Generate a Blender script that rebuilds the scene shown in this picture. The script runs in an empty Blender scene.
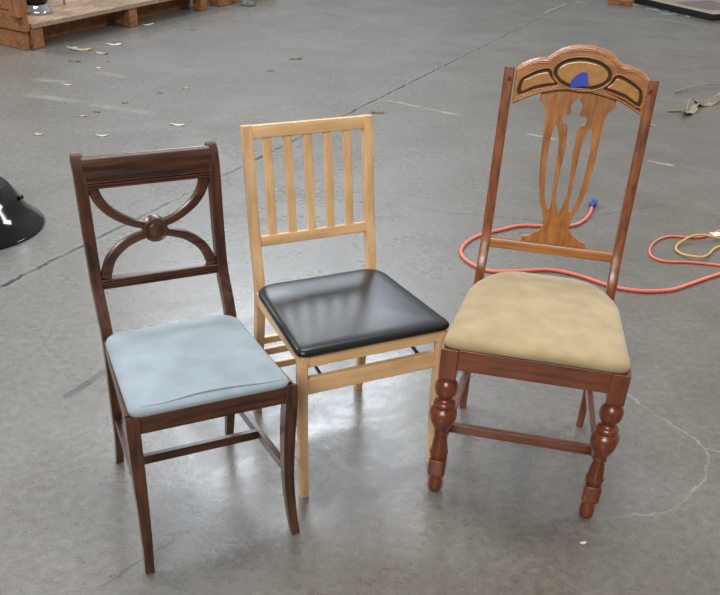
import bpy, bmesh, math, random
from mathutils import Vector, Matrix
random.seed(7)
S = bpy.context.scene
COL = S.collection

# ------------------------------------------------------------------ camera
def make_camera():
    cd = bpy.data.cameras.new('camera'); co = bpy.data.objects.new('camera', cd); COL.objects.link(co)
    p, r = math.radians(34.5551), math.radians(2.9906)
    fw = Vector((0, math.cos(p), -math.sin(p))); rt = Vector((1, 0, 0)); up = rt.cross(fw)
    R = rt*math.cos(r) + up*math.sin(r); U = -rt*math.sin(r) + up*math.cos(r)
    m = Matrix(((R.x, U.x, -fw.x, 0), (R.y, U.y, -fw.y, 0), (R.z, U.z, -fw.z, 1.5225), (0, 0, 0, 1)))
    co.matrix_world = m
    cd.sensor_fit = 'HORIZONTAL'; cd.sensor_width = 36.0
    cd.lens = 857.3943/720*36.0
    cd.shift_y = (420.123-297.5)/720
    cd.clip_end = 200
    S.camera = co
make_camera()

# ------------------------------------------------------------------ light
W = bpy.data.worlds.new('hall_light'); S.world = W; W.use_nodes = True
nt = W.node_tree; nt.nodes.clear()
wo = nt.nodes.new('ShaderNodeOutputWorld'); bg = nt.nodes.new('ShaderNodeBackground')
tc = nt.nodes.new('ShaderNodeTexCoord'); sp = nt.nodes.new('ShaderNodeSeparateXYZ'); rp = nt.nodes.new('ShaderNodeValToRGB')
nt.links.new(tc.outputs['Generated'], sp.inputs[0]); nt.links.new(sp.outputs['Z'], rp.inputs[0])
nt.links.new(rp.outputs[0], bg.inputs[0]); nt.links.new(bg.outputs[0], wo.inputs[0])
rp.color_ramp.elements[0].position = 0.0; rp.color_ramp.elements[0].color = (.20, .19, .18, 1)
rp.color_ramp.elements[1].position = 1.0; rp.color_ramp.elements[1].color = (.34, .35, .36, 1)
e = rp.color_ramp.elements.new(.15); e.color = (.26, .26, .26, 1)
e = rp.color_ramp.elements.new(.45); e.color = (.50, .53, .56, 1)
# the hall is brighter towards its far end (open doors and windows there) than behind the camera
mr = nt.nodes.new('ShaderNodeMapRange'); mr.inputs['From Min'].default_value = -1; mr.inputs['From Max'].default_value = 1
mr.inputs['To Min'].default_value = .42; mr.inputs['To Max'].default_value = 1.15
nt.links.new(sp.outputs['Y'], mr.inputs['Value']); nt.links.new(mr.outputs['Result'], bg.inputs[1])

def area(name, loc, target, sx, sy, power, color):
    ld = bpy.data.lights.new(name, 'AREA'); ld.shape = 'RECTANGLE'; ld.size = sx; ld.size_y = sy
    ld.energy = power; ld.color = color
    lo = bpy.data.objects.new(name, ld); COL.objects.link(lo); lo.location = loc
    lo.rotation_euler = (Vector(target)-Vector(loc)).to_track_quat('-Z', 'Y').to_euler()
    return lo
area('high_window', (-1.1, 10.0, 5.25), (-.3, 2.2, 0), 3.4, 2.0, 250, (.82, .91, 1))
area('unseen_lamp', (-8.5, 7.0, 6.5), (-2, 4, 0), 3.0, 1.5, 520, (.97, .98, 1))
area('unseen_lamp', (9.0, 7.0, 6.5), (2, 4, 0), 3.0, 1.5, 420, (1, .97, .93))
area('unseen_lamp', (-0.4, 3.2, 5.6), (-.2, 2.2, 0), 3.0, 2.0, 145, (1, .98, .95))
area('unseen_lamp', (-1.5, -4.0, 4.6), (0, 2.6, .4), 3.5, 1.6, 400, (1, .95, .88))  # added front fill behind the camera, brightens the upright wood faces
S.view_settings.view_transform = 'Standard'; S.view_settings.look = 'None'
S.view_settings.exposure = 0.0; S.view_settings.gamma = 1.0

# ------------------------------------------------------------------ materials
def newmat(name):
    m = bpy.data.materials.new(name); m.use_nodes = True
    return m, m.node_tree, m.node_tree.nodes['Principled BSDF']
def lin(c):
    return tuple(((v/255)/12.92 if v/255 <= .04045 else (((v/255)+.055)/1.055)**2.4) for v in c)+(1,)
def simple(name, rgb, rough=.5, metal=0, var=.0, scale=40, bump=0, coat=0):
    m, t, b = newmat(name)
    N = t.nodes; L = t.links
    tcn = N.new('ShaderNodeTexCoord'); no = N.new('ShaderNodeTexNoise'); no.inputs['Scale'].default_value = scale; no.inputs['Detail'].default_value = 5
    L.new(tcn.outputs['Object'], no.inputs['Vector'])
    r = N.new('ShaderNodeValToRGB'); c = lin(rgb)
    r.color_ramp.elements[0].position = .3; r.color_ramp.elements[1].position = .7
    r.color_ramp.elements[0].color = tuple(v*(1-var) for v in c[:3])+(1,)
    r.color_ramp.elements[1].color = tuple(min(1, v*(1+var)) for v in c[:3])+(1,)
    L.new(no.outputs['Fac'], r.inputs[0]); L.new(r.outputs[0], b.inputs['Base Color'])
    b.inputs['Roughness'].default_value = rough; b.inputs['Metallic'].default_value = metal
    b.inputs['Coat Weight'].default_value = coat
    if bump:
        bp = N.new('ShaderNodeBump'); bp.inputs['Strength'].default_value = bump; bp.inputs['Distance'].default_value = .002
        L.new(no.outputs['Fac'], bp.inputs['Height']); L.new(bp.outputs[0], b.inputs['Normal'])
    return m
def wood(name, dark, light, axis='z', rough=.4, coat=.2, fine=90):
    m, t, b = newmat(name+'_'+axis); N = t.nodes; L = t.links
    tcn = N.new('ShaderNodeTexCoord'); mp = N.new('ShaderNodeMapping')
    k = .07
    mp.inputs['Scale'].default_value = {'x': (k, 1, 1), 'y': (1, k, 1), 'z': (1, 1, k)}[axis]
    L.new(tcn.outputs['Object'], mp.inputs[0])
    n1 = N.new('ShaderNodeTexNoise'); n1.inputs['Scale'].default_value = fine; n1.inputs['Detail'].default_value = 6; n1.inputs['Distortion'].default_value = .4
    n2 = N.new('ShaderNodeTexNoise'); n2.inputs['Scale'].default_value = 9; n2.inputs['Detail'].default_value = 3
    L.new(mp.outputs[0], n1.inputs['Vector']); L.new(tcn.outputs['Object'], n2.inputs['Vector'])
    ad = N.new('ShaderNodeMath'); ad.operation = 'MULTIPLY_ADD'; ad.inputs[1].default_value = .65
    mu = N.new('ShaderNodeMath'); mu.operation = 'MULTIPLY'; mu.inputs[1].default_value = .35
    L.new(n2.outputs['Fac'], mu.inputs[0]); L.new(n1.outputs['Fac'], ad.inputs[0]); L.new(mu.outputs[0], ad.inputs[2])
    r = N.new('ShaderNodeValToRGB'); r.color_ramp.elements[0].position = .36; r.color_ramp.elements[1].position = .64
    r.color_ramp.elements[0].color = lin(dark); r.color_ramp.elements[1].color = lin(light)
    L.new(ad.outputs[0], r.inputs[0]); L.new(r.outputs[0], b.inputs['Base Color'])
    b.inputs['Roughness'].default_value = rough
    b.inputs['Coat Weight'].default_value = coat; b.inputs['Coat Roughness'].default_value = .18
    return m
def woods(*a, **k): return {ax: wood(*a, axis=ax, **k) for ax in 'xyz'}
MAH = woods('mahogany', (42, 24, 18), (94, 56, 36), rough=.36, coat=.2)
BEE = woods('beech', (206, 162, 114), (234, 196, 148), rough=.4, coat=.15, fine=60)
OAK = woods('walnut_stain', (80, 36, 17), (126, 64, 32), rough=.32, coat=.3)
POST = woods('lighter_walnut_stain', (92, 46, 22), (150, 88, 46), rough=.34, coat=.35)  # back posts take a lighter, more orange tone than legs and rails
GOLD = woods('honey_stain', (136, 80, 32), (178, 118, 56), rough=.34, coat=.4)
GROOVE = simple('groove_stain', (38, 18, 9), .65)
PANEL = simple('amber_panel', (168, 118, 56), .3, var=.15, scale=60, coat=.4)
PALW = woods('pallet_pine', (116, 74, 42), (166, 114, 70), rough=.75, coat=0, fine=50)
DECKW = woods('pallet_deck', (140, 115, 92), (172, 146, 120), rough=.8, coat=0, fine=50)
BLUE = simple('blue_velvet', (144, 158, 168), .9, var=.13, scale=13, bump=.25)
TAN = simple('tan_velvet', (166, 147, 110), .9, var=.14, scale=16, bump=.25)
for m_ in (BLUE, TAN): m_.node_tree.nodes['Principled BSDF'].inputs['Sheen Weight'].default_value = .25
VINYL = simple('black_vinyl', (30, 31, 34), .30, var=.25, scale=90, bump=.06)
STEEL = simple('dark_steel', (62, 58, 56), .4, metal=.7)
BLACKG = simple('black_enamel', (7, 7, 8), .09)
CHROME = simple('chrome', (205, 208, 210), .12, metal=1)
ORANGE = simple('orange_rubber', (236, 122, 102), .45)
YELLOW = simple('yellow_rubber', (208, 172, 92), .5)
PLUG = simple('blue_plug', (50, 74, 150), .3)
PRONG = simple('clear_plug_end', (150, 170, 215), .25)
TAPE = simple('blue_tape', (30, 62, 170), .6, var=.1)
LEAF = simple('dry_leaf', (176, 150, 122), .8, var=.3, scale=80)
LEAFP = simple('pale_leaf', (206, 196, 182), .8, var=.15, scale=80)
LEAFB = simple('brown_leaf', (110, 82, 60), .8, var=.3, scale=80)
TWIG = simple('grey_twig', (150, 138, 120), .85, var=.25, scale=60)
GREYST = simple('grey_stone', (116, 120, 118), .85, var=.25, scale=30, bump=.3)
GREENP = simple('green_paint', (150, 162, 120), .5)
GLASS = simple('glass_shard', (176, 190, 186), .15, coat=.5)
WHITE = simple('white_label', (225, 228, 230), .6)
SCREEN = simple('mottled_sheet', (150, 136, 124), .25, var=.3, scale=4)
BROWNP = simple('brown_patch', (104, 88, 76), .3, var=.2, scale=8)
BUFF = simple('buff_border', (176, 158, 130), .5, var=.1)

def floor_material():
    m, t, b = newmat('polished_concrete'); N = t.nodes; L = t.links
    tcn = N.new('ShaderNodeTexCoord'); P = tcn.outputs['Object']
    def noise(scale, det=6, rough=.6, dist=0):
        n = N.new('ShaderNodeTexNoise'); n.inputs['Scale'].default_value = scale; n.inputs['Detail'].default_value = det
        n.inputs['Roughness'].default_value = rough; n.inputs['Distortion'].default_value = dist; L.new(P, n.inputs['Vector']); return n
    def ramp(src, stops):
        r = N.new('ShaderNodeValToRGB'); cr = r.color_ramp
        cr.elements[0].position = stops[0][0]; cr.elements[0].color = stops[0][1]
        cr.elements[1].position = stops[-1][0]; cr.elements[1].color = stops[-1][1]
        for p_, c_ in stops[1:-1]: e_ = cr.elements.new(p_); e_.color = c_
        L.new(src, r.inputs[0]); return r.outputs[0]
    def math_(op, a, b_=None, clamp=False):
        n = N.new('ShaderNodeMath'); n.operation = op; n.use_clamp = clamp
        for i, v in enumerate((a, b_)):
            if v is None: continue
            if isinstance(v, (int, float)): n.inputs[i].default_value = v
            else: L.new(v, n.inputs[i])
        return n.outputs[0]
    def mix(fac, a, c, mode='MIX'):
        n = N.new('ShaderNodeMix'); n.data_type = 'RGBA'; n.blend_type = mode
        for s_, v in ((n.inputs[0], fac), (n.inputs[6], a), (n.inputs[7], c)):
            if isinstance(v, (int, float, tuple)): s_.default_value = v
            else: L.new(v, s_)
        return n.outputs[2]
    big = noise(.9, 4, .55, .6); mid = noise(3.2, 6, .62, .8); fine = noise(38, 5, .65); grit = noise(160, 3, .6)
    base = ramp(big.outputs['Fac'], [(.3, lin((112, 108, 101))), (.5, lin((124, 122, 118))), (.7, lin((138, 138, 136)))])
    stain = noise(1.7, 5, .6, .5)
    base = mix(.55, base, ramp(stain.outputs['Fac'], [(.34, lin((84, 78, 70))), (.5, lin((126, 123, 117))), (.66, lin((160, 161, 161)))]))
    c = mix(.5, base, ramp(mid.outputs['Fac'], [(.3, lin((92, 87, 80))), (.52, lin((124, 122, 119))), (.72, lin((152, 152, 151)))]))
    c = mix(.34, c, ramp(fine.outputs['Fac'], [(.32, lin((76, 73, 69))), (.55, lin((126, 125, 123))), (.75, lin((165, 165, 163)))]))
    c = mix(.16, c, ramp(grit.outputs['Fac'], [(.3, lin((60, 58, 55))), (.5, lin((124, 122, 119))), (.7, lin((190, 190, 188)))]))
    # floor colour grows browner and darker to the right and towards the camera
    sx = N.new('ShaderNodeSeparateXYZ'); L.new(P, sx.inputs[0])
    br = math_('ADD', math_('MULTIPLY', sx.outputs[0], .9), math_('MULTIPLY', math_('SUBTRACT', big.outputs['Fac'], .5), 1.6))
    br = math_('ADD', br, math_('MULTIPLY', math_('SUBTRACT', 1.9, sx.outputs[1], True), 1.6))
    brf = ramp(math_('SUBTRACT', br, .25), [(0, (0, 0, 0, 1)), (1, (1, 1, 1, 1))])
    c = mix(math_('MULTIPLY', brf, .75), c, mix(1, c, (.70, .63, .55, 1), 'MULTIPLY'))
    # small dark pits and pale flecks
    def dots(scale, rad, pick, col, f):
        nonlocal c
        vor = N.new('ShaderNodeTexVoronoi'); vor.inputs['Scale'].default_value = scale; L.new(P, vor.inputs['Vector'])
        sc_ = N.new('ShaderNodeSeparateColor'); L.new(vor.outputs['Color'], sc_.inputs[0])
        r_ = math_('MULTIPLY', sc_.outputs[1], rad)
        hit = math_('MULTIPLY', math_('LESS_THAN', math_('ADD', vor.outputs['Distance'], math_('MULTIPLY', grit.outputs['Fac'], .02)), r_), math_('GREATER_THAN', sc_.outputs[0], pick))
        c = mix(math_('MULTIPLY', hit, f), c, col)
    dots(7, .085, .72, lin((62, 58, 54)), .6)
    dots(5, .05, .8, lin((215, 212, 205)), .55)
    dots(13, .09, .8, lin((80, 76, 72)), .3)
    wob = noise(14, 3, .6); wsub = N.new('ShaderNodeVectorMath'); wsub.operation = 'SUBTRACT'; L.new(wob.outputs['Color'], wsub.inputs[0]); wsub.inputs[1].default_value = (.5, .5, .5)
    def warped(k):
        s_ = N.new('ShaderNodeVectorMath'); s_.operation = 'SCALE'; L.new(wsub.outputs[0], s_.inputs[0]); s_.inputs['Scale'].default_value = k
        a_ = N.new('ShaderNodeVectorMath'); a_.operation = 'ADD'; L.new(P, a_.inputs[0]); L.new(s_.outputs[0], a_.inputs[1])
        z_ = N.new('ShaderNodeVectorMath'); z_.operation = 'MULTIPLY'; L.new(a_.outputs[0], z_.inputs[0]); z_.inputs[1].default_value = (1, 1, 0); return z_.outputs[0]
    def segd(pos, a, b_):
        a = Vector((a[0], a[1], 0)); b_ = Vector((b_[0], b_[1], 0)); ba = b_-a
        pa = N.new('ShaderNodeVectorMath'); pa.operation = 'SUBTRACT'; L.new(pos, pa.inputs[0]); pa.inputs[1].default_value = a
        dt = N.new('ShaderNodeVectorMath'); dt.operation = 'DOT_PRODUCT'; L.new(pa.outputs[0], dt.inputs[0]); dt.inputs[1].default_value = ba/ba.length_squared
        h = math_('ADD', dt.outputs['Value'], 0.0, True)
        sc = N.new('ShaderNodeVectorMath'); sc.operation = 'SCALE'; sc.inputs[0].default_value = ba; L.new(h, sc.inputs['Scale'])
        di = N.new('ShaderNodeVectorMath'); di.operation = 'DISTANCE'; L.new(pa.outputs[0], di.inputs[0]); L.new(sc.outputs[0], di.inputs[1])
        return di.outputs['Value']
    def lines(pos, polys):
        d = None
        for pl in polys:
            for i in range(len(pl)-1):
                s_ = segd(pos, pl[i], pl[i+1]); d = s_ if d is None else math_('MINIMUM', d, s_)
        return d
    def mask(d, w, soft):
        return math_('DIVIDE', math_('SUBTRACT', w+soft, d), soft, True)
    w1 = warped(.05); w0 = warped(.02)
    patch = ramp(noise(9, 5, .7).outputs['Fac'], [(.44, (0, 0, 0, 1)), (.56, (1, 1, 1, 1))])
    # expansion joint right across the floor, lighter crumbled lip then dark gap
    dj = lines(warped(.035), [[(-2.6, .42), (3.2, 13.09)]])
    c = mix(math_('MULTIPLY', mask(dj, .012, .02), .25), c, lin((160, 158, 152)))
    c = mix(math_('MULTIPLY', mask(dj, .008, .004), math_('ADD', math_('MULTIPLY', patch, .5), .5)), c, lin((38, 35, 32)))
    # thin dark hairline crack
    dk = lines(w1, [[(-.722, 4.25), (-.557, 4.227), (.019, 4.09), (.216, 4.087), (.337, 4.037), (.9, 3.98), (1.5, 4.3)]])
    c = mix(math_('MULTIPLY', mask(dk, .001, .007), .55), c, lin((62, 58, 55)))
    # pale filled cracks at the right
    dp = lines(w1, [[(.86, 2.5), (.98, 2.302), (1.038, 2.224), (1.064, 2.162), (1.092, 2.154), (1.25, 2.10)], [(1.064, 2.162), (1.059, 2.086), (1.022, 2.005), (.964, 1.945), (.933, 1.898), (.858, 1.84), (.669, 1.795)]])
    c = mix(math_('MULTIPLY', mask(dp, .0, .006), math_('ADD', math_('MULTIPLY', patch, .45), .25)), c, lin((172, 166, 158)))
    # dark scrapes, left
    ds = lines(w0, [[(-.934, 2.26), (-.80, 2.53)]])
    c = mix(math_('MULTIPLY', mask(ds, .011, .004), .8), c, lin((76, 74, 72)))
    ds = lines(w1, [[(-.60, 1.45), (-.519, 1.554), (-.469, 1.613), (-.425, 1.666)]])
    c = mix(math_('MULTIPLY', mask(ds, .001, .006), .5), c, lin((60, 58, 58)))
    # broken lines of old yellow-white paint
    pd = lines(w0, [[(.08, 6.09), (.55, 5.80)], [(.955, 5.454), (1.17, 5.34)], [(1.607, 5.03), (1.73, 4.97)], [(2.915, 10.043), (3.386, 9.665)], [(1.744, 10.059), (2.072, 10.674)], [(2.2, 10.852), (2.33, 10.817)], [(1.80, 5.83), (1.83, 5.81)]])
    c = mix(math_('MULTIPLY', mask(pd, .010, .008), math_('ADD', math_('MULTIPLY', patch, .6), .15)), c, lin((196, 190, 156)))
    ps = lines(w1, [[(-1.80, 5.60), (-1.42, 5.48)], [(-2.25, 5.75), (-1.95, 5.66)], [(-1.98, 6.42), (-1.83, 6.37)], [(-2.35, 6.15), (-2.15, 6.12)], [(-1.0, 4.75), (-.85, 4.7)]])
    c = mix(math_('MULTIPLY', mask(ps, .012, .05), math_('ADD', math_('MULTIPLY', patch, .25), .15)), c, lin((176, 174, 166)))
    c = mix(1.0, c, (.86, .84, .80, 1), 'MULTIPLY')
    L.new(c, b.inputs['Base Color'])
    rg = ramp(mid.outputs['Fac'], [(.34, (.42, .42, .42, 1)), (.66, (.22, .22, .22, 1))])
    L.new(math_('ADD', rg, math_('MULTIPLY', math_('SUBTRACT', fine.outputs['Fac'], .5), .25)), b.inputs['Roughness'])
    b.inputs['Specular IOR Level'].default_value = .9
    bp = N.new('ShaderNodeBump'); bp.inputs['Strength'].default_value = .16; bp.inputs['Distance'].default_value = .004
    L.new(math_('ADD', fine.outputs['Fac'], math_('MULTIPLY', grit.outputs['Fac'], .4)), bp.inputs['Height']); L.new(bp.outputs[0], b.inputs['Normal'])
    return m

# ------------------------------------------------------------------ mesh helpers
class MB:
    def __init__(s): s.v = []; s.f = []; s.sm = []
    def add(s, vs, fs, smooth=False):
        o = len(s.v); s.v += [tuple(v) for v in vs]; s.f += [tuple(i+o for i in f) for f in fs]; s.sm += [smooth]*len(fs); return s
    def box(s, x0, x1, y0, y1, z0, z1):
        return s.add([(x, y, z) for x in (x0, x1) for y in (y0, y1) for z in (z0, z1)],
                     [(0, 1, 3, 2), (4, 6, 7, 5), (0, 4, 5, 1), (2, 3, 7, 6), (0, 2, 6, 4), (1, 5, 7, 3)])
    def sweep(s, path, sec, side, scales=None, smooth=False, closed=False):
        # sec: polygon (a, b): a along 'side', b along tangent x side
        n = len(path); k = len(sec); vs = []; side = Vector(side).normalized()
        for i, p in enumerate(path):
            p = Vector(p); a = Vector(path[max(i-1, 0)]); c = Vector(path[min(i+1, n-1)])
            T = (c-a).normalized(); sd = (side - T*side.dot(T)).normalized(); nn = T.cross(sd)
            sc = scales[i] if scales else (1, 1)
            for (u, w) in sec: vs.append(p + sd*u*sc[0] + nn*w*sc[1])
        fs = []
        for i in range(n-1):
            for j in range(k):
                fs.append((i*k+j, i*k+(j+1) % k, (i+1)*k+(j+1) % k, (i+1)*k+j))
        fs.append(tuple(range(k))[::-1]); fs.append(tuple((n-1)*k+j for j in range(k)))
        return s.add(vs, fs, smooth)
    def lathe(s, prof, cx=0, cy=0, seg=28, z0=0):
        vs = []; fs = []
        for r, z in prof:
            for j in range(seg):
                a = 2*math.pi*j/seg; vs.append((cx+r*math.cos(a), cy+r*math.sin(a), z+z0))
        for i in range(len(prof)-1):
            for j in range(seg): fs.append((i*seg+j, i*seg+(j+1) % seg, (i+1)*seg+(j+1) % seg, (i+1)*seg+j))
        fs.append(tuple(range(seg))[::-1]); fs.append(tuple((len(prof)-1)*seg+j for j in range(seg)))
        return s.add(vs, fs, True)
    def build(s, name, mat, parent=None, bevel=0, seg=2, sub=0, label=None, kind=None):
        me = bpy.data.meshes.new(name); me.from_pydata(s.v, [], s.f); me.validate()
        bm = bmesh.new(); bm.from_mesh(me); bmesh.ops.recalc_face_normals(bm, faces=bm.faces); bm.to_mesh(me); bm.free()
        if len(s.sm) == len(me.polygons): me.polygons.foreach_set('use_smooth', s.sm)
        me.materials.append(mat); o = bpy.data.objects.new(name, me); COL.objects.link(o); o.parent = parent
        if bevel:
            for p_ in me.polygons: p_.use_smooth = True
            md = o.modifiers.new('bevel', 'BEVEL'); md.width = bevel; md.segments = seg; md.limit_method = 'ANGLE'; md.angle_limit = math.radians(35); md.harden_normals = True
        if sub:
            md = o.modifiers.new('sub', 'SUBSURF'); md.levels = sub; md.render_levels = sub
        if label: o['label'] = label
        if kind: o['kind'] = kind
        return o
def rect(w, d): return [(-w/2, -d/2), (w/2, -d/2), (w/2, d/2), (-w/2, d/2)]
def rrect(w, d, r, n=3):
    out = []
    for cx, cy, a0 in ((w/2-r, -d/2+r, -90), (w/2-r, d/2-r, 0), (-w/2+r, d/2-r, 90), (-w/2+r, -d/2+r, 180)):
        for i in range(n+1):
            a = math.radians(a0+90*i/n); out.append((cx+r*math.cos(a), cy+r*math.sin(a)))
    return out
def circ(r, n=10): return [(r*math.cos(2*math.pi*i/n), r*math.sin(2*math.pi*i/n)) for i in range(n)]
def spline(pts, n=6, closed=False):
    P = [Vector(p) for p in pts]; m = len(P); out = []
    rng = range(m if closed else m-1)
    for i in rng:
        if closed: a, b, c, d = P[(i-1) % m], P[i], P[(i+1) % m], P[(i+2) % m]
        else: a, b, c, d = P[max(i-1, 0)], P[i], P[i+1], P[min(i+2, m-1)]
        for j in range(n):
            t = j/n
            out.append(.5*((2*b)+(-a+c)*t+(2*a-5*b+4*c-d)*t*t+(-a+3*b-3*c+d)*t**3))
    if not closed: out.append(P[-1])
    return out
def plate(name, loops, half, bevel, mat, parent, M, label=None, res=2):
    # flat shape with holes, given in (x, z) of the back plane; M maps (x, z, offset) to the chair
    cu = bpy.data.curves.new('tmp', 'CURVE'); cu.dimensions = '2D'; cu.fill_mode = 'BOTH'
    cu.extrude = max(half-bevel, .0001); cu.bevel_depth = bevel; cu.bevel_resolution = res; cu.offset = -bevel
    for lp in loops:
        s_ = cu.splines.new('POLY'); s_.points.add(len(lp)-1); s_.use_cyclic_u = True
        for i, p_ in enumerate(lp): s_.points[i].co = (p_[0], p_[1], 0, 1)
    to = bpy.data.objects.new('tmp', cu); COL.objects.link(to)
    dg = bpy.context.evaluated_depsgraph_get(); me = bpy.data.meshes.new_from_object(to.evaluated_get(dg))
    bpy.data.objects.remove(to); bpy.data.curves.remove(cu)
    bm = bmesh.new(); bm.from_mesh(me)
    bmesh.ops.remove_doubles(bm, verts=bm.verts, dist=1e-5)
    for v in bm.verts: v.co = M(v.co.x, v.co.y, v.co.z)
    bmesh.ops.recalc_face_normals(bm, faces=bm.faces); bm.to_mesh(me); bm.free()
    me.name = name; me.materials.clear(); me.materials.append(mat)
    o = bpy.data.objects.new(name, me); COL.objects.link(o); o.parent = parent
    for p_ in me.polygons: p_.use_smooth = False
    if label: o['label'] = label
    return o
def thing(name, label, cat, loc=(0, 0, 0), rz=0, group=None):
    o = bpy.data.objects.new(name, None); COL.objects.link(o); o.empty_display_size = .1
    o.location = loc; o.rotation_euler = (0, 0, rz); o['label'] = label; o['category'] = cat
    if group: o['group'] = group
    return o
def tag(o, label, cat, group=None, kind=None):
    o['label'] = label; o['category'] = cat
    if group: o['group'] = group
    if kind: o['kind'] = kind
    return o

def cushion(name, corners, z0, h, dome, mat, parent, edge=.02, sag=None):
    # corners: (x, y, radius) counter-clockwise; rings from the underside over the rim to a domed middle
    out = []; n = len(corners)
    for i, (x, y, r) in enumerate(corners):
        p = Vector((x, y)); a = Vector(corners[i-1][:2]); c = Vector(corners[(i+1) % n][:2])
        d1 = (a-p).normalized(); d2 = (c-p).normalized()
        for j in range(9):
            t = j/8; q1 = p+d1*r*(1-t); q2 = p+d2*r*t
            out.append(q1*(1-t)+q2*t)
        q = p+d2*r; nx = Vector(corners[(i+1) % n][:2]); e_ = nx+(p-nx).normalized()*corners[(i+1) % n][2]
        for j in range(1, 8): 
            tt = j/8; out.append(q.lerp(e_, tt))
    c0 = sum(out, Vector((0, 0)))/len(out)
    ybar = c0
    def ring(inset, z):
        vs = []
        for p in out:
            d = p-c0; L_ = d.length; vs.append(c0+d*max(0, (L_-inset)/L_))
        return [(v.x, v.y, z) for v in vs]
    rings = [ring(edge*.55, z0), ring(edge*.12, z0+h*.12), ring(0, z0+h*.4), ring(edge*.12, z0+h*.68), ring(edge*.5, z0+h*.90), ring(edge*1.1, z0+h)]
    base = ring(edge*1.1, 0)
    for k in (.88, .74, .6, .45, .3, .15, .04):
        rings.append([(c0.x+(v[0]-c0.x)*k, c0.y+(v[1]-c0.y)*k, z0+h+dome*(1-k**2.2)) for v in base])
    m = len(out); vs = [v for r in rings for v in r]; fs = []
    for i in range(len(rings)-1):
        for j in range(m): fs.append((i*m+j, i*m+(j+1) % m, (i+1)*m+(j+1) % m, (i+1)*m+j))
    fs.append(tuple(range(m))[::-1]); fs.append(tuple((len(rings)-1)*m+j for j in range(m)))
    mb = MB(); mb.add(vs, fs, True)
    return mb.build(name, mat, parent)

# ------------------------------------------------------------------ setting
fl = MB(); fl.add([(-14, -6, 0), (14, -6, 0), (14, 22, 0), (-14, 22, 0), (-14, -6, -.2), (14, -6, -.2), (14, 22, -.2), (-14, 22, -.2)],
                  [(0, 1, 2, 3), (7, 6, 5, 4), (0, 4, 5, 1), (1, 5, 6, 2), (2, 6, 7, 3), (3, 7, 4, 0)])
fo = fl.build('floor', floor_material()); fo['kind'] = 'structure'

def hprof(pl):
    return pl
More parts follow.
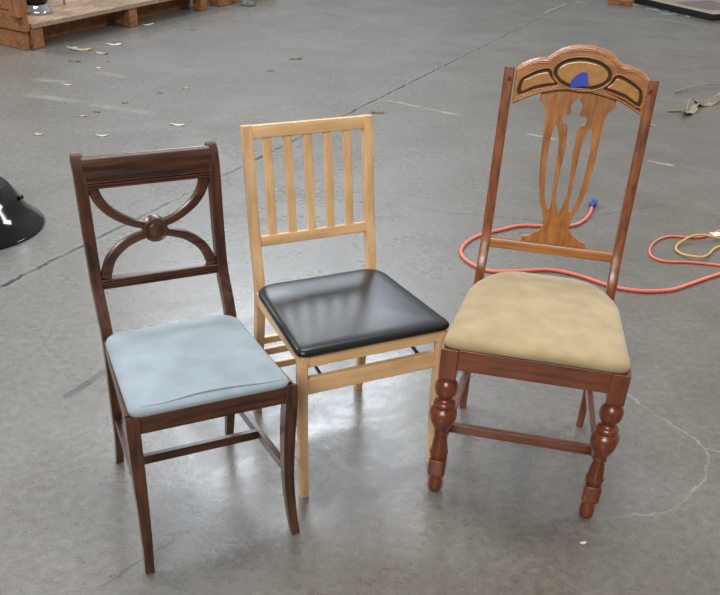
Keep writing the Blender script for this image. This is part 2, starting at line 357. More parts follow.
# ------------------------------------------------------------------ chair 1: dark regency style, blue seat
def chair_one():
    t = thing('dining_chair', 'dark mahogany chair with pale blue seat and curved X-shaped back', 'chair', (-.3327, 1.6069, 0), math.radians(26.723))
    XF, XR = .185, .160; ZT = .449
    # y of the back at height z
    def yb(z):
        pts = [(0, .457), (.2, .408), (.435, .371), (.50, .392), (.569, .428), (.70, .447), (.817, .455), (.90, .463)]
        for (z0, y0), (z1, y1) in zip(pts, pts[1:]):
            if z <= z1: return y0+(y1-y0)*(z-z0)/(z1-z0)
        return pts[-1][1]
    def M(x, z, off): return Vector((x, yb(z)+off, z))
    # rear posts = rear legs, with reeded front face
    w, d = .027, .030
    sec = [(w/2, d/2), (-w/2, d/2), (-w/2, -d/2+.003)]
    for k in range(4):
        a = -w/2+.0015+k*.006; sec += [(a, -d/2+.0028), (a+.0018, -d/2-.0012), (a+.0042, -d/2-.0012), (a+.006, -d/2+.0028)]
    sec.append((w/2, -d/2+.003))
    for s in (-1, 1):
        pz = spline([(s*(XR+.004), .457, .0), (s*XR, .425, .10), (s*XR, .385, .30), (s*XR, .371, .435), (s*XR, .395, .50), (s*XR, .430, .569), (s*XR, .447, .70), (s*XR, .454, .80), (s*XR, .459, .838), (s*XR, .467, .858), (s*XR, .478, .868)], 5)
        n = len(pz); sc = []
        for p in pz: k = .78+.22*min(1, p.z/.25); sc.append((k, k))
        # tangent up, side x: normal points to -y, so mirror b
        q = MB(); q.sweep(pz, [(a, -b) for a, b in sec][::-1], (1, 0, 0), sc)
        q.build('back_post', MAH['z'], t, .0006, 1)
    # scrolled cap ends on the posts
    # top rail
    def ext(prof, x0, x1, name, mat):
        q = MB(); k = len(prof); vs = [(x0, y, z) for y, z in prof]+[(x1, y, z) for y, z in prof]
        q.add(vs, [(j, (j+1) % k, k+(j+1) % k, k+j) for j in range(k)]+[tuple(range(k))[::-1], tuple(range(k, 2*k))])
        return q.build(name, mat, t, .0003, 1)
    def reeds(z0, z1, y, n, r):
        out = []; h = (z1-z0)/n
        for i in range(n):
            for j in range(7):
                a = math.pi*j/6; out.append((y-r*math.sin(a), z0+h*(i+.5)-h*.46*math.cos(a)))
        return out
    pr = [(yb(.80)+.010, .800)]+reeds(.800, .820, yb(.81)-.010, 3, .0055)+[(yb(.83)-.009, .822), (yb(.84)-.014, .835), (yb(.855)-.017, .850), (yb(.865)-.016, .860), (yb(.87)-.011, .869), (yb(.87)-.003, .873), (yb(.87)+.008, .872), (yb(.86)+.012, .864)]
    ext(pr, -XR+.008, XR-.008, 'top_rail', MAH['x'])
    pr = [(yb(.57)+.010, .556)]+reeds(.555, .580, yb(.567)-.007, 4, .0045)+[(yb(.58)+.010, .581)]
    ext(pr, -XR+.008, XR-.008, 'lower_back_rail', MAH['x'])
    # four curved arms and the boss
    up = [(-.136, .803), (-.124, .768), (-.097, .736), (-.052, .708), (.0, .693)]
    lo = [(-.136, .580), (-.117, .626), (-.080, .658), (-.035, .674), (0, .679)]
    for prof in (up, lo):
        for s in (-1, 1):
            pts = spline([Vector((x*-s, z, 0)) for x, z in prof], 5)
            path = [M(p.x, p.y, 0) for p in pts]; n = len(path)
            sc = [(1, 1.12-.42*i/(n-1)) for i in range(n)]
            q = MB(); q.sweep(path, rrect(.018, .024, .004, 2), (0, 1, .05), sc)
            q.build('lattice_arm', MAH['x'], t, .001, 1)
    bz = .686; q = MB(); c = M(0, bz, 0)
    prof = [(.001, .016), (.031, .016), (.031, -.010), (.0285, -.014), (.026, -.014), (.024, -.0115), (.017, -.0105), (.015, -.013), (.006, -.0145), (.001, -.0150)]
    vs = []; fs = []; sg = 32
    for r, y in prof:
        for j in range(sg): a = 2*math.pi*j/sg; vs.append((c.x+r*math.cos(a), c.y+y, c.z+r*math.sin(a)))
    for i in range(len(prof)-1):
        for j in range(sg): fs.append((i*sg+j, i*sg+(j+1) % sg, (i+1)*sg+(j+1) % sg, (i+1)*sg+j))
    fs += [tuple(range(sg)), tuple((len(prof)-1)*sg+j for j in range(sg))]
    q.add(vs, fs, False); q.build('boss', MAH['z'], t, .0012, 2, label='round turned boss at the crossing of the back')
    # sabre front legs
    w, d = .030, .034
    sec = [(w/2, d/2), (-w/2, d/2), (-w/2, -d/2+.003)]
    for k in range(3):
        a = -w/2+.003+k*.008; sec += [(a, -d/2), (a+.002, -d/2-.0015), (a+.006, -d/2-.0015), (a+.008, -d/2)]
    sec.append((w/2, -d/2+.003))
    for s in (-1, 1):
        pz = spline([(s*(XF+.006), -.014, 0), (s*(XF+.001), .002, .07), (s*(XF-.002), .014, .16), (s*(XF-.002), .016, .25), (s*(XF-.001), .010, .35), (s*XF, .003, .41), (s*XF, .002, .438), (s*XF, .004, .446)], 5)
        sc = []
        for p in pz:
            k = .70+.30*min(1, p.z/.32)
            if p.z > .43: k -= (p.z-.43)*3
            sc.append((k, k))
        q = MB(); q.sweep(pz, [(a, -b) for a, b in sec][::-1], (1, 0, 0), sc); q.build('front_leg', MAH['z'], t, .002, 2)
    # seat rails
    q = MB(); q.box(-XF+.012, XF-.012, -.010, .012, .405, ZT); q.build('front_rail', MAH['x'], t, .002)
    q = MB(); q.box(-XR+.01, XR-.01, .358, .380, .405, ZT-.004); q.build('rear_rail', MAH['x'], t, .002)
    for s in (-1, 1):
        q = MB(); q.sweep([(s*(XF-.0), .01, .427), (s*(XR+.0), .365, .427)], rect(.022, .044), (1, 0, 0)); q.build('side_rail', MAH['y'], t, .002)
        q = MB(); q.sweep([(s*(XF-.004), .018, .19), (s*(XR), .398, .178)], rect(.015, .026), (1, 0, 0)); q.build('side_stretcher', MAH['y'], t, .0015)
    q = MB(); q.box(-.172, .172, .186, .201, .172, .197); q.build('cross_stretcher', MAH['x'], t, .0015)
    cu_ = cushion('seat_cushion', [(-.189, -.012, .028), (.186, -.012, .028), (.168, .362, .05), (-.172, .362, .05)], .447, .023, .014, BLUE, t, .022)
    q = MB(); q.sweep(spline([Vector((-.160, .004, .4688)), Vector((-.11, .001, .4690)), Vector((-.03, .008, .4717)), Vector((.05, .006, .4715)), Vector((.12, -.001, .4690)), Vector((.168, .000, .4675))], 6), circ(.0020, 8), (0, 0, 1), None, True); q.build('seam', BLUE, cu_)
    return t
chair_one()

# ------------------------------------------------------------------ chair 2: folding beech chair
def chair_two():
    t = thing('folding_chair', 'light beech folding chair with black vinyl seat and slatted back', 'chair', (.0274, 1.9344, 0), math.radians(27.0855))
    X = .175
    def yb(z): return .377+.033*(z-.427)/.142 if z < .569 else .410+.047*(z-.569)/.301
    for s in (-1, 1):
        pz = spline([(s*X, .430, 0), (s*X, .408, .2), (s*X, .383, .40), (s*X, .386, .47), (s*X, .408, .569), (s*X, .432, .72), (s*X, yb(.875), .875)], 5)
        q = MB(); q.sweep(pz, rrect(.026, .030, .004, 2), (1, 0, 0), [(.85+.15*min(1, p.z/.3),)*2 for p in pz]); q.build('back_post', BEE['z'], t, .001, 1)
        pf = [(s*.201, -.017, 0), (s*.201, -.003, .20), (s*.201, .003, .435)]
        q = MB(); q.sweep(pf, rrect(.025, .028, .004, 2), (1, 0, 0), [(.85, .85), (1, 1), (1, 1)])
        lg = q.build('front_leg', BEE['z'], t, .001, 1)
        q = MB(); q.sweep([(s*.201, -.0145, .418), (s*.201, -.009, .418)], circ(.0085, 16), (1, 0, 0)); q.build('pivot_cap', BEE['y'], lg)
        q = MB(); q.sweep([(s*.196, -.010, .422), (s*.180, .375, .422)], rect(.020, .036), (1, 0, 0)); q.build('side_rail', BEE['y'], t, .002)
        x = -.130 if s < 0 else .162
        q = MB(); q.sweep([(x, .012, .334), (x, .36, .40)], rect(.004, .012), (1, 0, 0)); q.build('metal_brace', STEEL, t)
    q = MB(); q.sweep([(-X, yb(.858), .858), (X, yb(.858), .858)], rrect(.034, .022, .003, 2), (0, .15, 1)); q.build('top_rail', BEE['x'], t, .001, 1)
    q = MB(); q.sweep([(-X+.006, yb(.572), .572), (X-.006, yb(.572), .572)], rrect(.029, .018, .003, 2), (0, .18, 1)); q.build('lower_back_rail', BEE['x'], t, .001, 1)
    for k in range(5):
        x = -.121+k*.0583
        q = MB(); q.sweep([(x, yb(.58), .58), (x, yb(.70)-.002, .70), (x, yb(.85), .85)], rrect(.0235, .012, .002, 2), (1, 0, 0)); q.build('slat', BEE['z'], t)
    q = MB(); q.box(-.19, .19, -.008, .012, .404, .443); q.build('front_rail', BEE['x'], t, .002)
    q = MB(); q.box(-.17, .17, .352, .370, .404, .443); q.build('rear_rail', BEE['x'], t, .002)
    q = MB(); q.box(-.19, .19, -.006, .012, .322, .369); q.build('front_stretcher', BEE['x'], t, .002)
    for z, y, h in ((.264, .402, .022), (.222, .406, .022), (.166, .412, .022)):
        q = MB(); q.box(-.17, .17, y-.008, y+.008, z-h/2, z+h/2); q.build('rear_stretcher', BEE['x'], t, .002)
    cushion('seat_pad', [(-.222, -.024, .03), (.219, -.024, .03), (.190, .370, .06), (-.197, .370, .06)], .442, .022, .005, VINYL, t, .018)
    return t
chair_two()

# ------------------------------------------------------------------ chair 3: carved back, turned legs
def chair_three():
    t = thing('dining_chair', 'tall brown chair with carved crest, turned front legs and tan seat', 'chair', (.4251, 1.8451, 0), math.radians(-11.1865))
    def yb(z): return .4224+(.0424 + (.128-.0424)*(z-.5589)/(1.0172-.5589)) if z > .5589 else .4224+.0424*(z-.4513)/(.5589-.4513)
    CX = .004
    def M(x, z, off): return Vector((x+CX, yb(z)+off, z))
    for s in (-1, 1):
        pz = [(s*.186, .451, 0), (s*.186, .437, .2), (s*.186, .424, .45), (s*.185, .448, .53), (s*.185, yb(.60), .60), (s*.1855, yb(.8), .8), (s*.186, yb(1.02), 1.02)]
        pz = spline(pz, 4)
        q = MB(); q.sweep(pz, rrect(.026, .032, .003, 2), (1, 0, 0), [(.85+.15*min(1, p.z/.3),)*2 for p in pz]); po = q.build('back_post', POST['z'], t, .001, 1)
        c = M(s*.182-CX, .992, -.0165)
        # small oval recess on the post below its tip
        q = MB(); q.sweep([(c.x, c.y+.004, c.z), (c.x, c.y-.0006, c.z)], [(a*.0055, b*.009) for a, b in circ(1, 14)], (1, 0, 0)); q.build('dowel_plug', OAK['x'], po)
    # carved crest: dark ground, raised moulding with three openings, amber panels
    top = [(-.172, .985), (-.172, 1.019), (-.160, 1.030), (-.142, 1.040), (-.118, 1.048), (-.096, 1.050), (-.085, 1.059), (-.068, 1.072), (-.045, 1.081), (-.02, 1.086), (0, 1.087)]
    outl = top+[(-x, z) for x, z in top[-2::-1]]
    bot = [(-.170, .933), (-.137, .950), (-.099, .966), (-.05, .978), (0, .981)]
    outl = outl+[(-x, z) for x, z in bot]+[(x, z) for x, z in bot[-2::-1]]
    crest = plate('crest_rail', [outl], .009, .003, GOLD['x'], t, lambda x, z, o: M(x, z, o+.002))
    def ell(cx, cz, a, b, n=40): return [(cx+a*math.cos(2*math.pi*i/n), cz+b*math.sin(2*math.pi*i/n)) for i in range(n)]
    def side(s, g=0):
        pts = [(-.158+g, .958+g*1.1), (-.157+g, .992), (-.140, 1.007-g), (-.112, 1.021-g), (-.086-g*.4, 1.026-g), (-.074-g, 1.008), (-.060-g, .992+g*.3), (-.085, .984+g), (-.120, .974+g)]
        return [(p.x, p.y) for p in spline([Vector((-s*x, z, 0)) for x, z in pts], 3, True)]
    def bigside(s_): return side(s_, -.004)
    for lp in (ell(0, 1.022, .079, .043), bigside(-1), bigside(1)):
        plate('carved_ground', [lp], .002, .0004, GROOVE, crest, lambda x, z, o: M(x, z, o-.0085))
    def bead(loop, r, off, closed=True):
        pts = [M(x, z, off) for x, z in loop]; n = len(pts); q = MB(); vs = []; k = 8
        for i in range(n):
            a_, c_ = (pts[(i-1) % n], pts[(i+1) % n]) if closed else (pts[max(i-1, 0)], pts[min(i+1, n-1)])
            T = (c_-a_).normalized(); sd = Vector((0, 1, 0)); sd = (sd-T*sd.dot(T)).normalized(); nn = T.cross(sd)
            vs += [pts[i]+sd*r*math.cos(2*math.pi*j/k)+nn*r*math.sin(2*math.pi*j/k) for j in range(k)]
        fs = [(i*k+j, i*k+(j+1) % k, ((i+1) % n)*k+(j+1) % k, ((i+1) % n)*k+j) for i in range(n if closed else n-1) for j in range(k)]
        q.add(vs, fs, True); q.build('carved_bead', GOLD['x'], crest)
    bead(ell(0, 1.022, .0765, .0405, 48), .0026, -.0175)
    for s_ in (-1, 1): bead(side(s_, -.0025), .0022, -.0175)
    inn = [(-.162, 1.018), (-.142, 1.030), (-.118, 1.038), (-.096, 1.040), (-.080, 1.050), (-.064, 1.063), (-.043, 1.071), (-.02, 1.076), (0, 1.077)]
    inn = [(p.x, p.y) for p in spline([Vector((x, z, 0)) for x, z in inn+[(-x, z) for x, z in inn[-2::-1]]], 3)]
    bead(inn, .0022, -.0175, False)
    lowb = [(-x, z+.005) for x, z in bot]; lowb = [(p.x, p.y) for p in spline([Vector((x, z, 0)) for x, z in [(x, z+.005) for x, z in bot]+[(-x, z+.005) for x, z in bot[-2::-1]]], 3)]
    bead(lowb, .0028, -.0170, False)
    rim = .0055
    # outer moulding: outline with three holes, bevel rounded
    pm = plate('crest_moulding', [outl, ell(0, 1.022, .074, .038), side(-1), side(1)], .0075, .0045, GOLD['x'], crest, lambda x, z, o: M(x, z, o-.0105), res=3)
    plate('carved_panel', [ell(0, 1.022, .066, .0305)], .005, .0035, PANEL, crest, lambda x, z, o: M(x, z, o-.0125), res=3, label='raised amber oval panel')
    for s in (-1, 1):
        plate('carved_panel', [side(s, .007)], .005, .003, PANEL, crest, lambda x, z, o: M(x, z, o-.0125), res=3)
    tp = [(-.026, .985), (-.027, 1.004), (-.014, 1.019), (-.002, 1.027), (.012, 1.026), (.015, 1.010), (.021, .998), (.0, .992)]
    plate('tape_scrap', [tp], .0008, .0002, TAPE, crest, lambda x, z, o: M(x, z, o-.0190), label='scrap of blue tape stuck on the oval')
    # pierced splat
    R = [(.098, .985), (.099, .962), (.098, .946), (.083, .932), (.077, .910), (.075, .865), (.073, .81), (.066, .735), (.054, .685), (.042, .658), (.038, .643), (.0385, .632), (.034, .626), (.042, .614), (.062, .601), (.070, .594), (.088, .591), (.090, .578)]
    spl = [(x, z) for x, z in R]+[(-x, z) for x, z in R[::-1]]
    cen = [(0, .960), (-.012, .948), (-.015, .936), (-.011, .923), (-.016, .917), (-.028, .917), (-.033, .908), (-.029, .898), (-.017, .892), (-.0125, .865), (-.011, .83), (-.0145, .771), (-.0155, .729), (-.011, .695), (-.003, .669)]
    cen = cen+[(-x, z) for x, z in cen[:0:-1]]
    cen = [(p.x, p.y) for p in spline([Vector((x, z, 0)) for x, z in cen], 3, True)]
    sl = [(-.048, .890), (-.053, .868), (-.055, .830), (-.054, .784), (-.047, .715), (-.038, .682), (-.030, .672), (-.024, .682), (-.026, .727), (-.028, .795), (-.030, .838), (-.037, .874)]
    sls = [(p.x, p.y) for p in spline([Vector((x, z, 0)) for x, z in sl], 3, True)]
    srs = [(-x, z) for x, z in sls]
    plate('splat', [spl, cen, sls, srs], .005, .0012, GOLD['z'], t, lambda x, z, o: M(x, z, o+.001))
    q = MB(); q.sweep([(-.178, yb(.562), .562), (.178, yb(.562), .562)], rrect(.028, .022, .003, 2), (0, .2, 1)); q.build('lower_back_rail', GOLD['x'], t, .001, 1)
    # turned front legs
    prof = [(.001, 0), (.017, 0), (.0185, .004), (.0205, .012), (.0215, .026), (.020, .038), (.0175, .046), (.0185, .050), (.0185, .053)]
    blk = [(.0185, .053), (.020, .058), (.020, .066), (.020, .095), (.020, .112), (.022, .119)]
    upper = [(.022, .119), (.0245, .124), (.0255, .130), (.0245, .136), (.0215, .139), (.0225, .143), (.0205, .160), (.0175, .180), (.0165, .190), (.0185, .192), (.0195, .196), (.0185, .200), (.0175, .202), (.0215, .213), (.0295, .228), (.0355, .245), (.0370, .258), (.0340, .271), (.0265, .278), (.0245, .281), (.0275, .283), (.0295, .289), (.0275, .295), (.0215, .300), (.0165, .304), (.0165, .308), (.0195, .312), (.0275, .322), (.0310, .336), (.0290, .350), (.0225, .361), (.018, .366), (.0195, .370), (.0215, .374), (.0215, .376)]
    for s in (-1, 1):
        lg = MB(); x = s*.210; y = .006
        full = prof+blk[1:]+upper[1:]
        lg.lathe([(r, z) for r, z in full], x, y, 32)
        leg = lg.build('front_leg', OAK['z'], t)
        q = MB(); q.box(x-.0225, x+.0225, y-.0225, y+.0225, .374, .462); q.build('leg_block', OAK['z'], leg, .003)
        q = MB(); q.sweep([(x, y, .060), (x, y, .112)], rrect(.047, .047, .008, 3), (1, 0, 0)); q.build('leg_block', OAK['z'], leg, .003)
        q = MB(); q.sweep([(s*.206, .015, .155), (s*.186, .438, .150)], rect(.018, .026), (1, 0, 0)); q.build('side_stretcher', OAK['y'], t, .002)
        q = MB(); q.sweep([(s*.208, .015, .430), (s*.188, .42, .430)], rect(.022, .062), (1, 0, 0)); q.build('side_rail', OAK['y'], t, .002)
    q = MB(); q.box(-.192, .192, -.012, .010, .402, .462); q.build('front_rail', OAK['x'], t, .0025)
    q = MB(); q.box(-.18, .18, .412, .432, .402, .455); q.build('rear_rail', OAK['x'], t, .0025)
    q = MB(); q.box(-.198, .198, .096, .114, .135, .162); q.build('cross_stretcher', OAK['x'], t, .002)
    cushion('seat_cushion', [(-.233, -.014, .035), (.230, -.014, .035), (.206, .33, .05), (.14, .465, .08), (-.135, .465, .08), (-.204, .33, .05)], .460, .031, .016, TAN, t, .028)
    return t
chair_three()

# ------------------------------------------------------------------ cords
def cord_path(pts, z): return spline([Vector((x, y, z)) for x, y in pts], 8)
C1 = [(1.110, 4.197), (1.084, 4.111), (1.028, 3.998), (.952, 3.924), (.83, 3.905), (.711, 3.895), (.608, 3.827), (.508, 3.753), (.436, 3.651), (.405, 3.536), (.437, 3.434), (.517, 3.362), (.646, 3.378), (.779, 3.405), (.897, 3.359), (1.007, 3.276), (1.124, 3.243), (1.254, 3.267), (1.357, 3.337), (1.521, 3.456), (1.8, 3.62), (2.3, 3.8)]
t = thing('extension_cord', 'thick orange extension cord looping behind the tall chair, blue socket end', 'extension cord', (1.11, 4.197, 0))
q = MB(); q.sweep([p-Vector((1.11, 4.197, 0)) for p in cord_path(C1, .0078)], circ(.0075, 10), (0, 0, 1), smooth=True); q.build('cable', ORANGE, t)
d = Vector((.30, .92, 0)).normalized(); b0 = Vector((0, 0, .016))
q = MB(); q.sweep([b0-d*.005, b0+d*.012, b0+d*.016, b0+d*.055, b0+d*.060], rrect(.036, .030, .009, 3), (d.y, -d.x, 0), [(.6, .6), (.7, .7), (.95, .95), (1, 1), (.9, .9)], True)
q.build('socket_body', PLUG, t, label='blue socket end')
q = MB()
for k in (-.009, .009): 
    sd = Vector((d.y, -d.x, 0))*k; q.sweep([b0+sd+d*.058, b0+sd+d*.078], rect(.006, .014), (d.y, -d.x, 0))
q.build('socket_rim', PRONG, t, label='pale blue tip')
C2 = [(2.2, 4.5), (1.95, 4.25), (1.796, 4.091), (1.685, 3.973), (1.586, 3.886), (1.508, 3.863), (1.414, 3.863), (1.338, 3.805), (1.28, 3.704), (1.266, 3.613), (1.315, 3.566), (1.427, 3.57), (1.552, 3.553), (1.66, 3.53), (1.95, 3.62), (2.4, 3.95)]
def zlift(pts, base, lifts):
    out = []
    for p in pts:
        z = base
        for (lx, ly, h, rr) in lifts:
            dd = math.hypot(p.x-lx, p.y-ly); z += h*math.exp(-(dd/rr)**2)
        out.append(Vector((p.x, p.y, z)))
    return out
q = MB(); q.sweep(cord_path(C2, .0055), circ(.0052, 10), (0, 0, 1), smooth=True)
tag(q.build('extension_cord', ORANGE), 'thinner orange cord bent in a loop at the right edge', 'extension cord')
C3 = [(2.1, 3.93), (1.85, 3.85), (1.718, 3.852), (1.648, 3.858), (1.526, 3.842), (1.439, 3.783), (1.4, 3.709), (1.418, 3.644), (1.48, 3.608), (1.531, 3.658), (1.594, 3.745), (1.70, 3.80), (1.9, 3.80), (2.15, 3.86)]
q = MB(); q.sweep(zlift(cord_path(C3, .0055), 0.0055, [(1.50, 3.86, .012, .10), (1.56, 3.85, .012, .08), (1.48, 3.60, .011, .07), (1.70, 3.96, .0, .05)]), circ(.0052, 10), (0, 0, 1), smooth=True)
tag(q.build('yellow_cord', YELLOW), 'yellow cord looped inside the bend of the thinner orange cord', 'cord')
q = MB(); q.sweep([(1.625, 3.905, .009), (1.70, 3.925, .009)], rect(.045, .002), (-.2, 1, 0))
tag(q.build('cord_tag', WHITE), 'small white paper tag beside the cords at the right edge', 'tag')

# ------------------------------------------------------------------ bell-shaped black shade at left
t = thing('lamp_shade', 'glossy black bell-shaped metal shade standing on the floor at the left edge', 'lamp shade', (-1.785, 3.56, 0))
q = MB(); q.lathe([(.326, 0), (.332, .006), (.328, .012), (.284, .050), (.260, .085), (.240, .125), (.208, .175), (.18, .198), (.14, .215), (.08, .228), (.03, .232), (.001, .232)], 0, 0, 64); q.build('shade', BLACKG, t)
q = MB(); q.lathe([(.03, .230), (.032, .240), (.025, .263), (.02, .268), (.001, .269)], 0, 0, 24); q.build('socket_cap', BLACKG, t)
q = MB(); q.sweep([(.230, .06, .120), (.252, .065, .128)], circ(.009, 12), (0, 1, 0), smooth=True); q.build('side_knob', BLACKG, t)

# ------------------------------------------------------------------ pallet crate, far left
O = Vector((-2.625, 7.16, 0)); e1 = Vector((.42, .907, 0)).normalized(); e2 = Vector((-.86, .51, 0)).normalized()
def obox(mb, a0, a1, b0_, b1_, z0, z1):
    vs = [O_+e1*a+e2*b+Vector((0, 0, z)) for a in (a0, a1) for b in (b0_, b1_) for z in (z0, z1)]
    return mb.add(vs, [(0, 1, 3, 2), (4, 6, 7, 5), (0, 4, 5, 1), (2, 3, 7, 6), (0, 2, 6, 4), (1, 5, 7, 3)])
O_ = Vector((0, 0, 0))
t = thing('wooden_pallet', 'long wooden pallet with a boarded end, leaves scattered before it', 'pallet', O)
q = MB(); obox(q, -.125, -.005, 0, .10, 0, .145); q.build('block', PALW['y'], t, .008)
for a in (1.03, 2.09):
    q = MB(); obox(q, a, a+.11, 0, .10, 0, .150); q.build('block', PALW['y'], t, .008)
for b in (1.0,):
    for a in (-.02, 1.03, 2.06):
        q = MB(); obox(q, a, a+.14, b, b+.1, 0, .150); q.build('block', PALW['y'], t, .008)
q = MB(); obox(q, -.1, 2.2, .22, .27, .0, .150); q.build('added_stringer', PALW['y'], t, .004)  # added to stop light passing through, keeps the gap under the deck dark
for k in range(8):
    q = MB(); obox(q, -.12, 2.30, -.01+k*.14, .125+k*.14, .150, .185); q.build('deck_board', DECKW['y'], t, .004)
for k, (z0, z1, o_) in enumerate(((.0, .128, 0), (.135, .262, -.012), (.268, .40, .0), (.406, .54, -.01))):
    q = MB(); obox(q, -.185+o_, -.13+o_, -.005 if k else .03, 1.15, z0, z1); q.build('end_board', PALW['x'], t, .006)
q = MB(); obox(q, -.235, -.17, -.01, .10, .24, .56); q.build('corner_post', PALW['z'], t, .006)
O2 = Vector((-1.60, 9.33, 0))
t2 = thing('wooden_pallet', 'second wooden pallet just beyond the long one, mostly out of view', 'pallet', O2)
q = MB(); obox(q, .0, .42, .02, .14, 0, .15); q.build('block', PALW['y'], t2, .006)
for k in range(5):
    q = MB(); obox(q, 0, 1.1, .02+k*.16, .165+k*.16, .15, .18); q.build('deck_board', DECKW['y'], t2, .004)
q = MB(); obox(q, .7, 1.1, .02, .14, 0, .15); q.build('block', PALW['y'], t2, .006)
# what stands on the pallet
t = thing('pot', 'black pot with shiny chrome base standing on the long pallet', 'pot', (-2.80, 7.52, .185))
q = MB(); q.lathe([(.135, 0), (.138, .006), (.135, .022), (.122, .032), (.110, .060), (.095, .082)], 0, 0, 40); q.build('chrome_base', CHROME, t, label='chrome base')
q = MB(); q.lathe([(.090, .080), (.112, .086), (.116, .14), (.105, .24), (.07, .29), (.02, .305), (.001, .307)], 0, 0, 40); q.build('body', BLACKG, t)
t = thing('plant_stand', 'pale green thin metal leg standing on the long pallet behind the pot', 'stand', (-2.69, 7.92, .185))
q = MB()
for i in range(3): pass
q.sweep([(0, 0, 0), (0, 0, .42)], circ(.009, 10), (1, 0, 0), smooth=True); q.build('leg', GREENP, t)
q = MB(); q.sweep([(-.2, .10, 0), (-.2, .10, .42)], circ(.009, 10), (1, 0, 0), smooth=True); q.build('leg', GREENP, t)
q = MB(); q.sweep([(-.1, .27, 0), (-.1, .27, .42)], circ(.009, 10), (1, 0, 0), smooth=True); q.build('leg', GREENP, t)
q = MB(); q.lathe([(.22, .42), (.22, .435), (.001, .436)], -.1, .12, 32); q.build('top', GREENP, t)
q = MB(); q.lathe([(.068, 0), (.072, .01), (.066, .03), (.048, .06), (.042, .11), (.036, .20), (.03, .205)], -1.355, 9.52, 10)
for i, v in enumerate(q.v): q.v[i] = (v[0]+random.uniform(-.008, .008), v[1]+random.uniform(-.008, .008), v[2])
tag(q.build('stone_foot', GREYST), 'grey stony foot standing on the floor right of the far pallet', 'foot')

# ------------------------------------------------------------------ framed panel, far right
f1 = Vector((-.52, .853, 0)).normalized(); f2 = Vector((.853, .52, 0)).normalized()
Cn = Vector((3.523, 10.05, 0))
t = thing('framed_panel', 'large black framed panel lying flat on the floor at the upper right', 'panel', Cn)
def fbox(mb, a0, a1, b0_, b1_, z0, z1):
    vs = [f1*a+f2*b+Vector((0, 0, z)) for a in (a0, a1) for b in (b0_, b1_) for z in (z0, z1)]
    return mb.add(vs, [(0, 1, 3, 2), (4, 6, 7, 5), (0, 4, 5, 1), (2, 3, 7, 6), (0, 2, 6, 4), (1, 5, 7, 3)])
q = MB(); fbox(q, 0, 1.9, 0, .03, .005, .060); fbox(q, 0, 1.9, 1.17, 1.2, .005, .060); fbox(q, 0, .03, .03, 1.17, .005, .060); fbox(q, 1.87, 1.9, .03, 1.17, .005, .060)
q.build('frame', simple('black_frame', (24, 24, 28), .4), t, .003)
q = MB(); fbox(q, .03, 1.87, .03, 1.17, .01, .052); q.build('border', BUFF, t)
q = MB(); fbox(q, .17, 1.73, .17, 1.05, .050, .054); q.build('sheet', SCREEN, t)
q = MB(); fbox(q, .26, .75, .24, .80, .0535, .056); q.build('dark_patch', BROWNP, t)
q = MB()
vs = [Vector((2.55, 10.87, z)) for z in (0, .035)]
q.sweep([(2.56, 10.90, .02), (2.86, 11.3, .02)][::1], rect(.02, .02), (1, 0, 0))
q = MB(); A = Vector((2.58, 10.86, 0)); g1 = Vector((.79, -.30, 0)); g1.normalize(); g2 = Vector((.38, .92, 0)).normalized()
vs = [A+g1*a+g2*b+Vector((0, 0, z)) for a in (0, .26) for b in (0, .2) for z in (0, .05)]
q.add(vs, [(0, 1, 3, 2), (4, 6, 7, 5), (0, 4, 5, 1), (2, 3, 7, 6), (0, 2, 6, 4), (1, 5, 7, 3)])
tag(q.build('wooden_board', PALW['x'], None, .004), 'short brown wooden board on the floor left of the framed panel', 'board')
for k in range(14):
    a = random.uniform(.25, 1.25); b = -random.uniform(.05, .24)
    c = Cn+f1*a+f2*b; r = random.uniform(.02, .05); q = MB(); n = random.choice((3, 4, 5)); th = random.uniform(0, 6)
    pts = [(c.x+r*random.uniform(.6, 1.2)*math.cos(th+2*math.pi*i/n), c.y+r*random.uniform(.6, 1.2)*math.sin(th+2*math.pi*i/n)) for i in range(n)]
    q.add([(x, y, .0005) for x, y in pts]+[(x, y, .0055) for x, y in pts], [tuple(range(n))[::-1], tuple(range(n, 2*n))]+[(i, (i+1) % n, n+(i+1) % n, n+i) for i in range(n)])
    tag(q.build('glass_shard', GLASS), 'small greenish glass shard strewn along the near side of the framed panel', 'shard', 'glass shards by the framed panel')

# ------------------------------------------------------------------ leaves, twigs
def leaf(x, y, size, rot, mat, name, label, group=None, asp=.45, curl=.25, seed=0):
    rnd = random.Random(seed); n = 12; top = []; bot = []
    out = []
    for i in range(n):
        a = 2*math.pi*i/n; rr = rnd.uniform(.65, 1.15)
        u = math.cos(a)*size*rr; v = math.sin(a)*size*asp*rr
        X = x+u*math.cos(rot)-v*math.sin(rot); Y = y+u*math.sin(rot)+v*math.cos(rot)
        z = .0015+curl*size*((u/size)**2)*rnd.uniform(.4, 1)
        out.append((X, Y, z))
    q = MB(); c = (x, y, .003+curl*size*.15)
    vs = out+[c]+[(a, b, z-.001) for a, b, z in out]+[(x, y, c[2]-.001)]
    fs = [(i, (i+1) % n, n) for i in range(n)]+[(n+1+(i+1) % n, n+1+i, 2*n+1) for i in range(n)]+[(i, n+1+i, n+1+(i+1) % n, (i+1) % n) for i in range(n)]
    q.add(vs, fs); o = q.build(name, mat); tag(o, label, 'leaf', group); return o
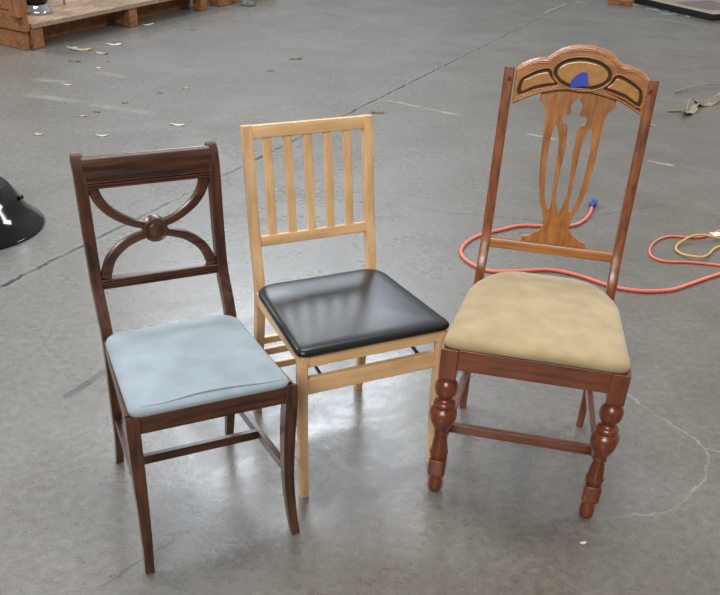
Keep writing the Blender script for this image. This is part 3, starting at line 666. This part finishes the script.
LV = [
 (-2.335, 7.14, .085, .3, LEAF, 'largest curled tan leaf, lying in front of the long pallet', .55),
 (-2.156, 7.05, .065, -.2, LEAF, 'tan leaf just right of the largest curled leaf by the pallet', .5),
 (-2.150, 7.37, .065, .1, LEAFP, 'pale leaf nearest the right, behind the two tan leaves by the pallet', .35),
 (-2.275, 6.74, .055, -.1, LEAFB, 'narrow brown leaf with pale edge, in front of the largest tan leaf', .3),
 (-2.43, 7.19, .050, .2, LEAFP, 'pale flake beside the corner block of the long pallet', .35),
 (-2.03, 6.78, .022, .5, LEAFB, 'tiny dark crumb alone right of the leaf cluster by the pallet', .6),
 (-2.043, 6.575, .022, .0, LEAFP, 'tiny pale crumb just in front of the leaf cluster', .6),
 (-2.108, 6.05, .042, -.1, LEAFP, 'thin pale leaf sliver alone on open floor left of the paint streak', .25),
 (-1.624, 5.68, .024, .4, LEAFB, 'small dark crumb behind the long paint streak', .5),
 (-1.74, 5.44, .026, .1, LEAFB, 'small brown crumb at the left end of the long paint streak', .6),
 (-1.80, 5.34, .030, -.1, LEAF, 'small tan flake left of the long paint streak, in front of it', .45),
 (-1.575, 4.965, .042, .1, LEAFP, 'pale wood chip on the floor behind the blue-seated chair', .3),
 (-1.93, 4.93, .034, 0, LEAF, 'tan flake near the left edge, behind the black shade', .5),
 (-1.194, 5.256, .050, -.1, LEAFP, 'curled pale leaf on open floor left of the folding chair back', .45),
 (-1.461, 5.969, .020, .2, LEAFB, 'tiny brown speck of leaf, mid-floor, in faint pale stain', .7),
 (-1.319, 6.136, .026, .3, LEAF, 'small tan speck right of the faint stain, mid-floor', .6),
 (-2.084, 8.25, .060, .5, LEAFP, 'pale leaf beside the middle block of the long pallet', .3),
 (-1.65, 8.13, .030, .5, LEAFB, 'small brown leaf crumb on open floor in front of the far pallet end', .5),
 (1.814, 5.79, .016, 0, LEAFB, 'small dark crumb on the floor right of the tall chair crest', .6),
 (.01, 5.76, .045, .1, LEAFB, 'dark flake on the floor at the right end of the folding chair top rail', .4),
 (-.664, 7.20, .06, .3, LEAFB, 'dark shred lying alone on the open floor far behind the folding chair', .28),
 (-.803, 6.76, .028, 0, LEAFB, 'tiny dark crumb left of and nearer than the lone dark shred', .35),
 (.604, 1.695, .011, 0, LEAFP, 'tiny pale chip in front of the right turned leg of the tall chair', .6),
]
for i, (x, y, s_, r_, m_, lab, asp) in enumerate(LV):
    leaf(x, y, s_, r_, m_, 'leaf', lab, asp=asp, seed=i+3)
def twig(paths, label, name='twig'):
    q = MB()
    for pts, r in paths:
        pp = spline([Vector((x, y, max(z, r))) for x, y, z in pts], 5); n = len(pp)
        q.sweep(pp, circ(r, 7), (0, 0, 1), [(1-.6*i/(n-1),)*2 for i in range(n)], True)
    return tag(q.build(name, TWIG), label, 'twig')
twig([([(2.223, 6.731, .01), (2.313, 6.81, .015), (2.471, 6.935, .02), (2.629, 6.999, .02), (2.85, 7.0, .01)], .006)], 'thin curved twig, the farther of the two at the right edge')
t = thing('dried_plant', 'dried grey stalk with curled leaves lying at the right edge, nearer than the thin twig', 'dried plant', (2.30, 6.45, 0))
def loc(pts): return [(x-2.30, y-6.45, z) for x, y, z in pts]
q = MB()
for pts, r in (([(2.021, 6.167, .006), (2.131, 6.20, .01), (2.239, 6.30, .02), (2.35, 6.42, .02), (2.515, 6.588, .02), (2.8, 6.8, .01)], .007), ([(2.13, 6.12, .006), (2.2, 6.32, .05), (2.26, 6.40, .05)], .005)):
    pp = spline([Vector((x, y, max(z, r))) for x, y, z in loc(pts)], 5); q.sweep(pp, circ(r, 7), (0, 0, 1), None, True)
q.build('stalk', TWIG, t)
for (x, y, s_, r_, a_) in ((2.17, 6.17, .15, .95, .2), (2.36, 6.42, .20, .62, .18)):
    o = leaf(x-2.30, y-6.45, s_, r_, TWIG, 'leaf_blade', '', asp=a_, curl=.5, seed=int(s_*100)); o.parent = t
    for k_ in ('label', 'category'): del o[k_]
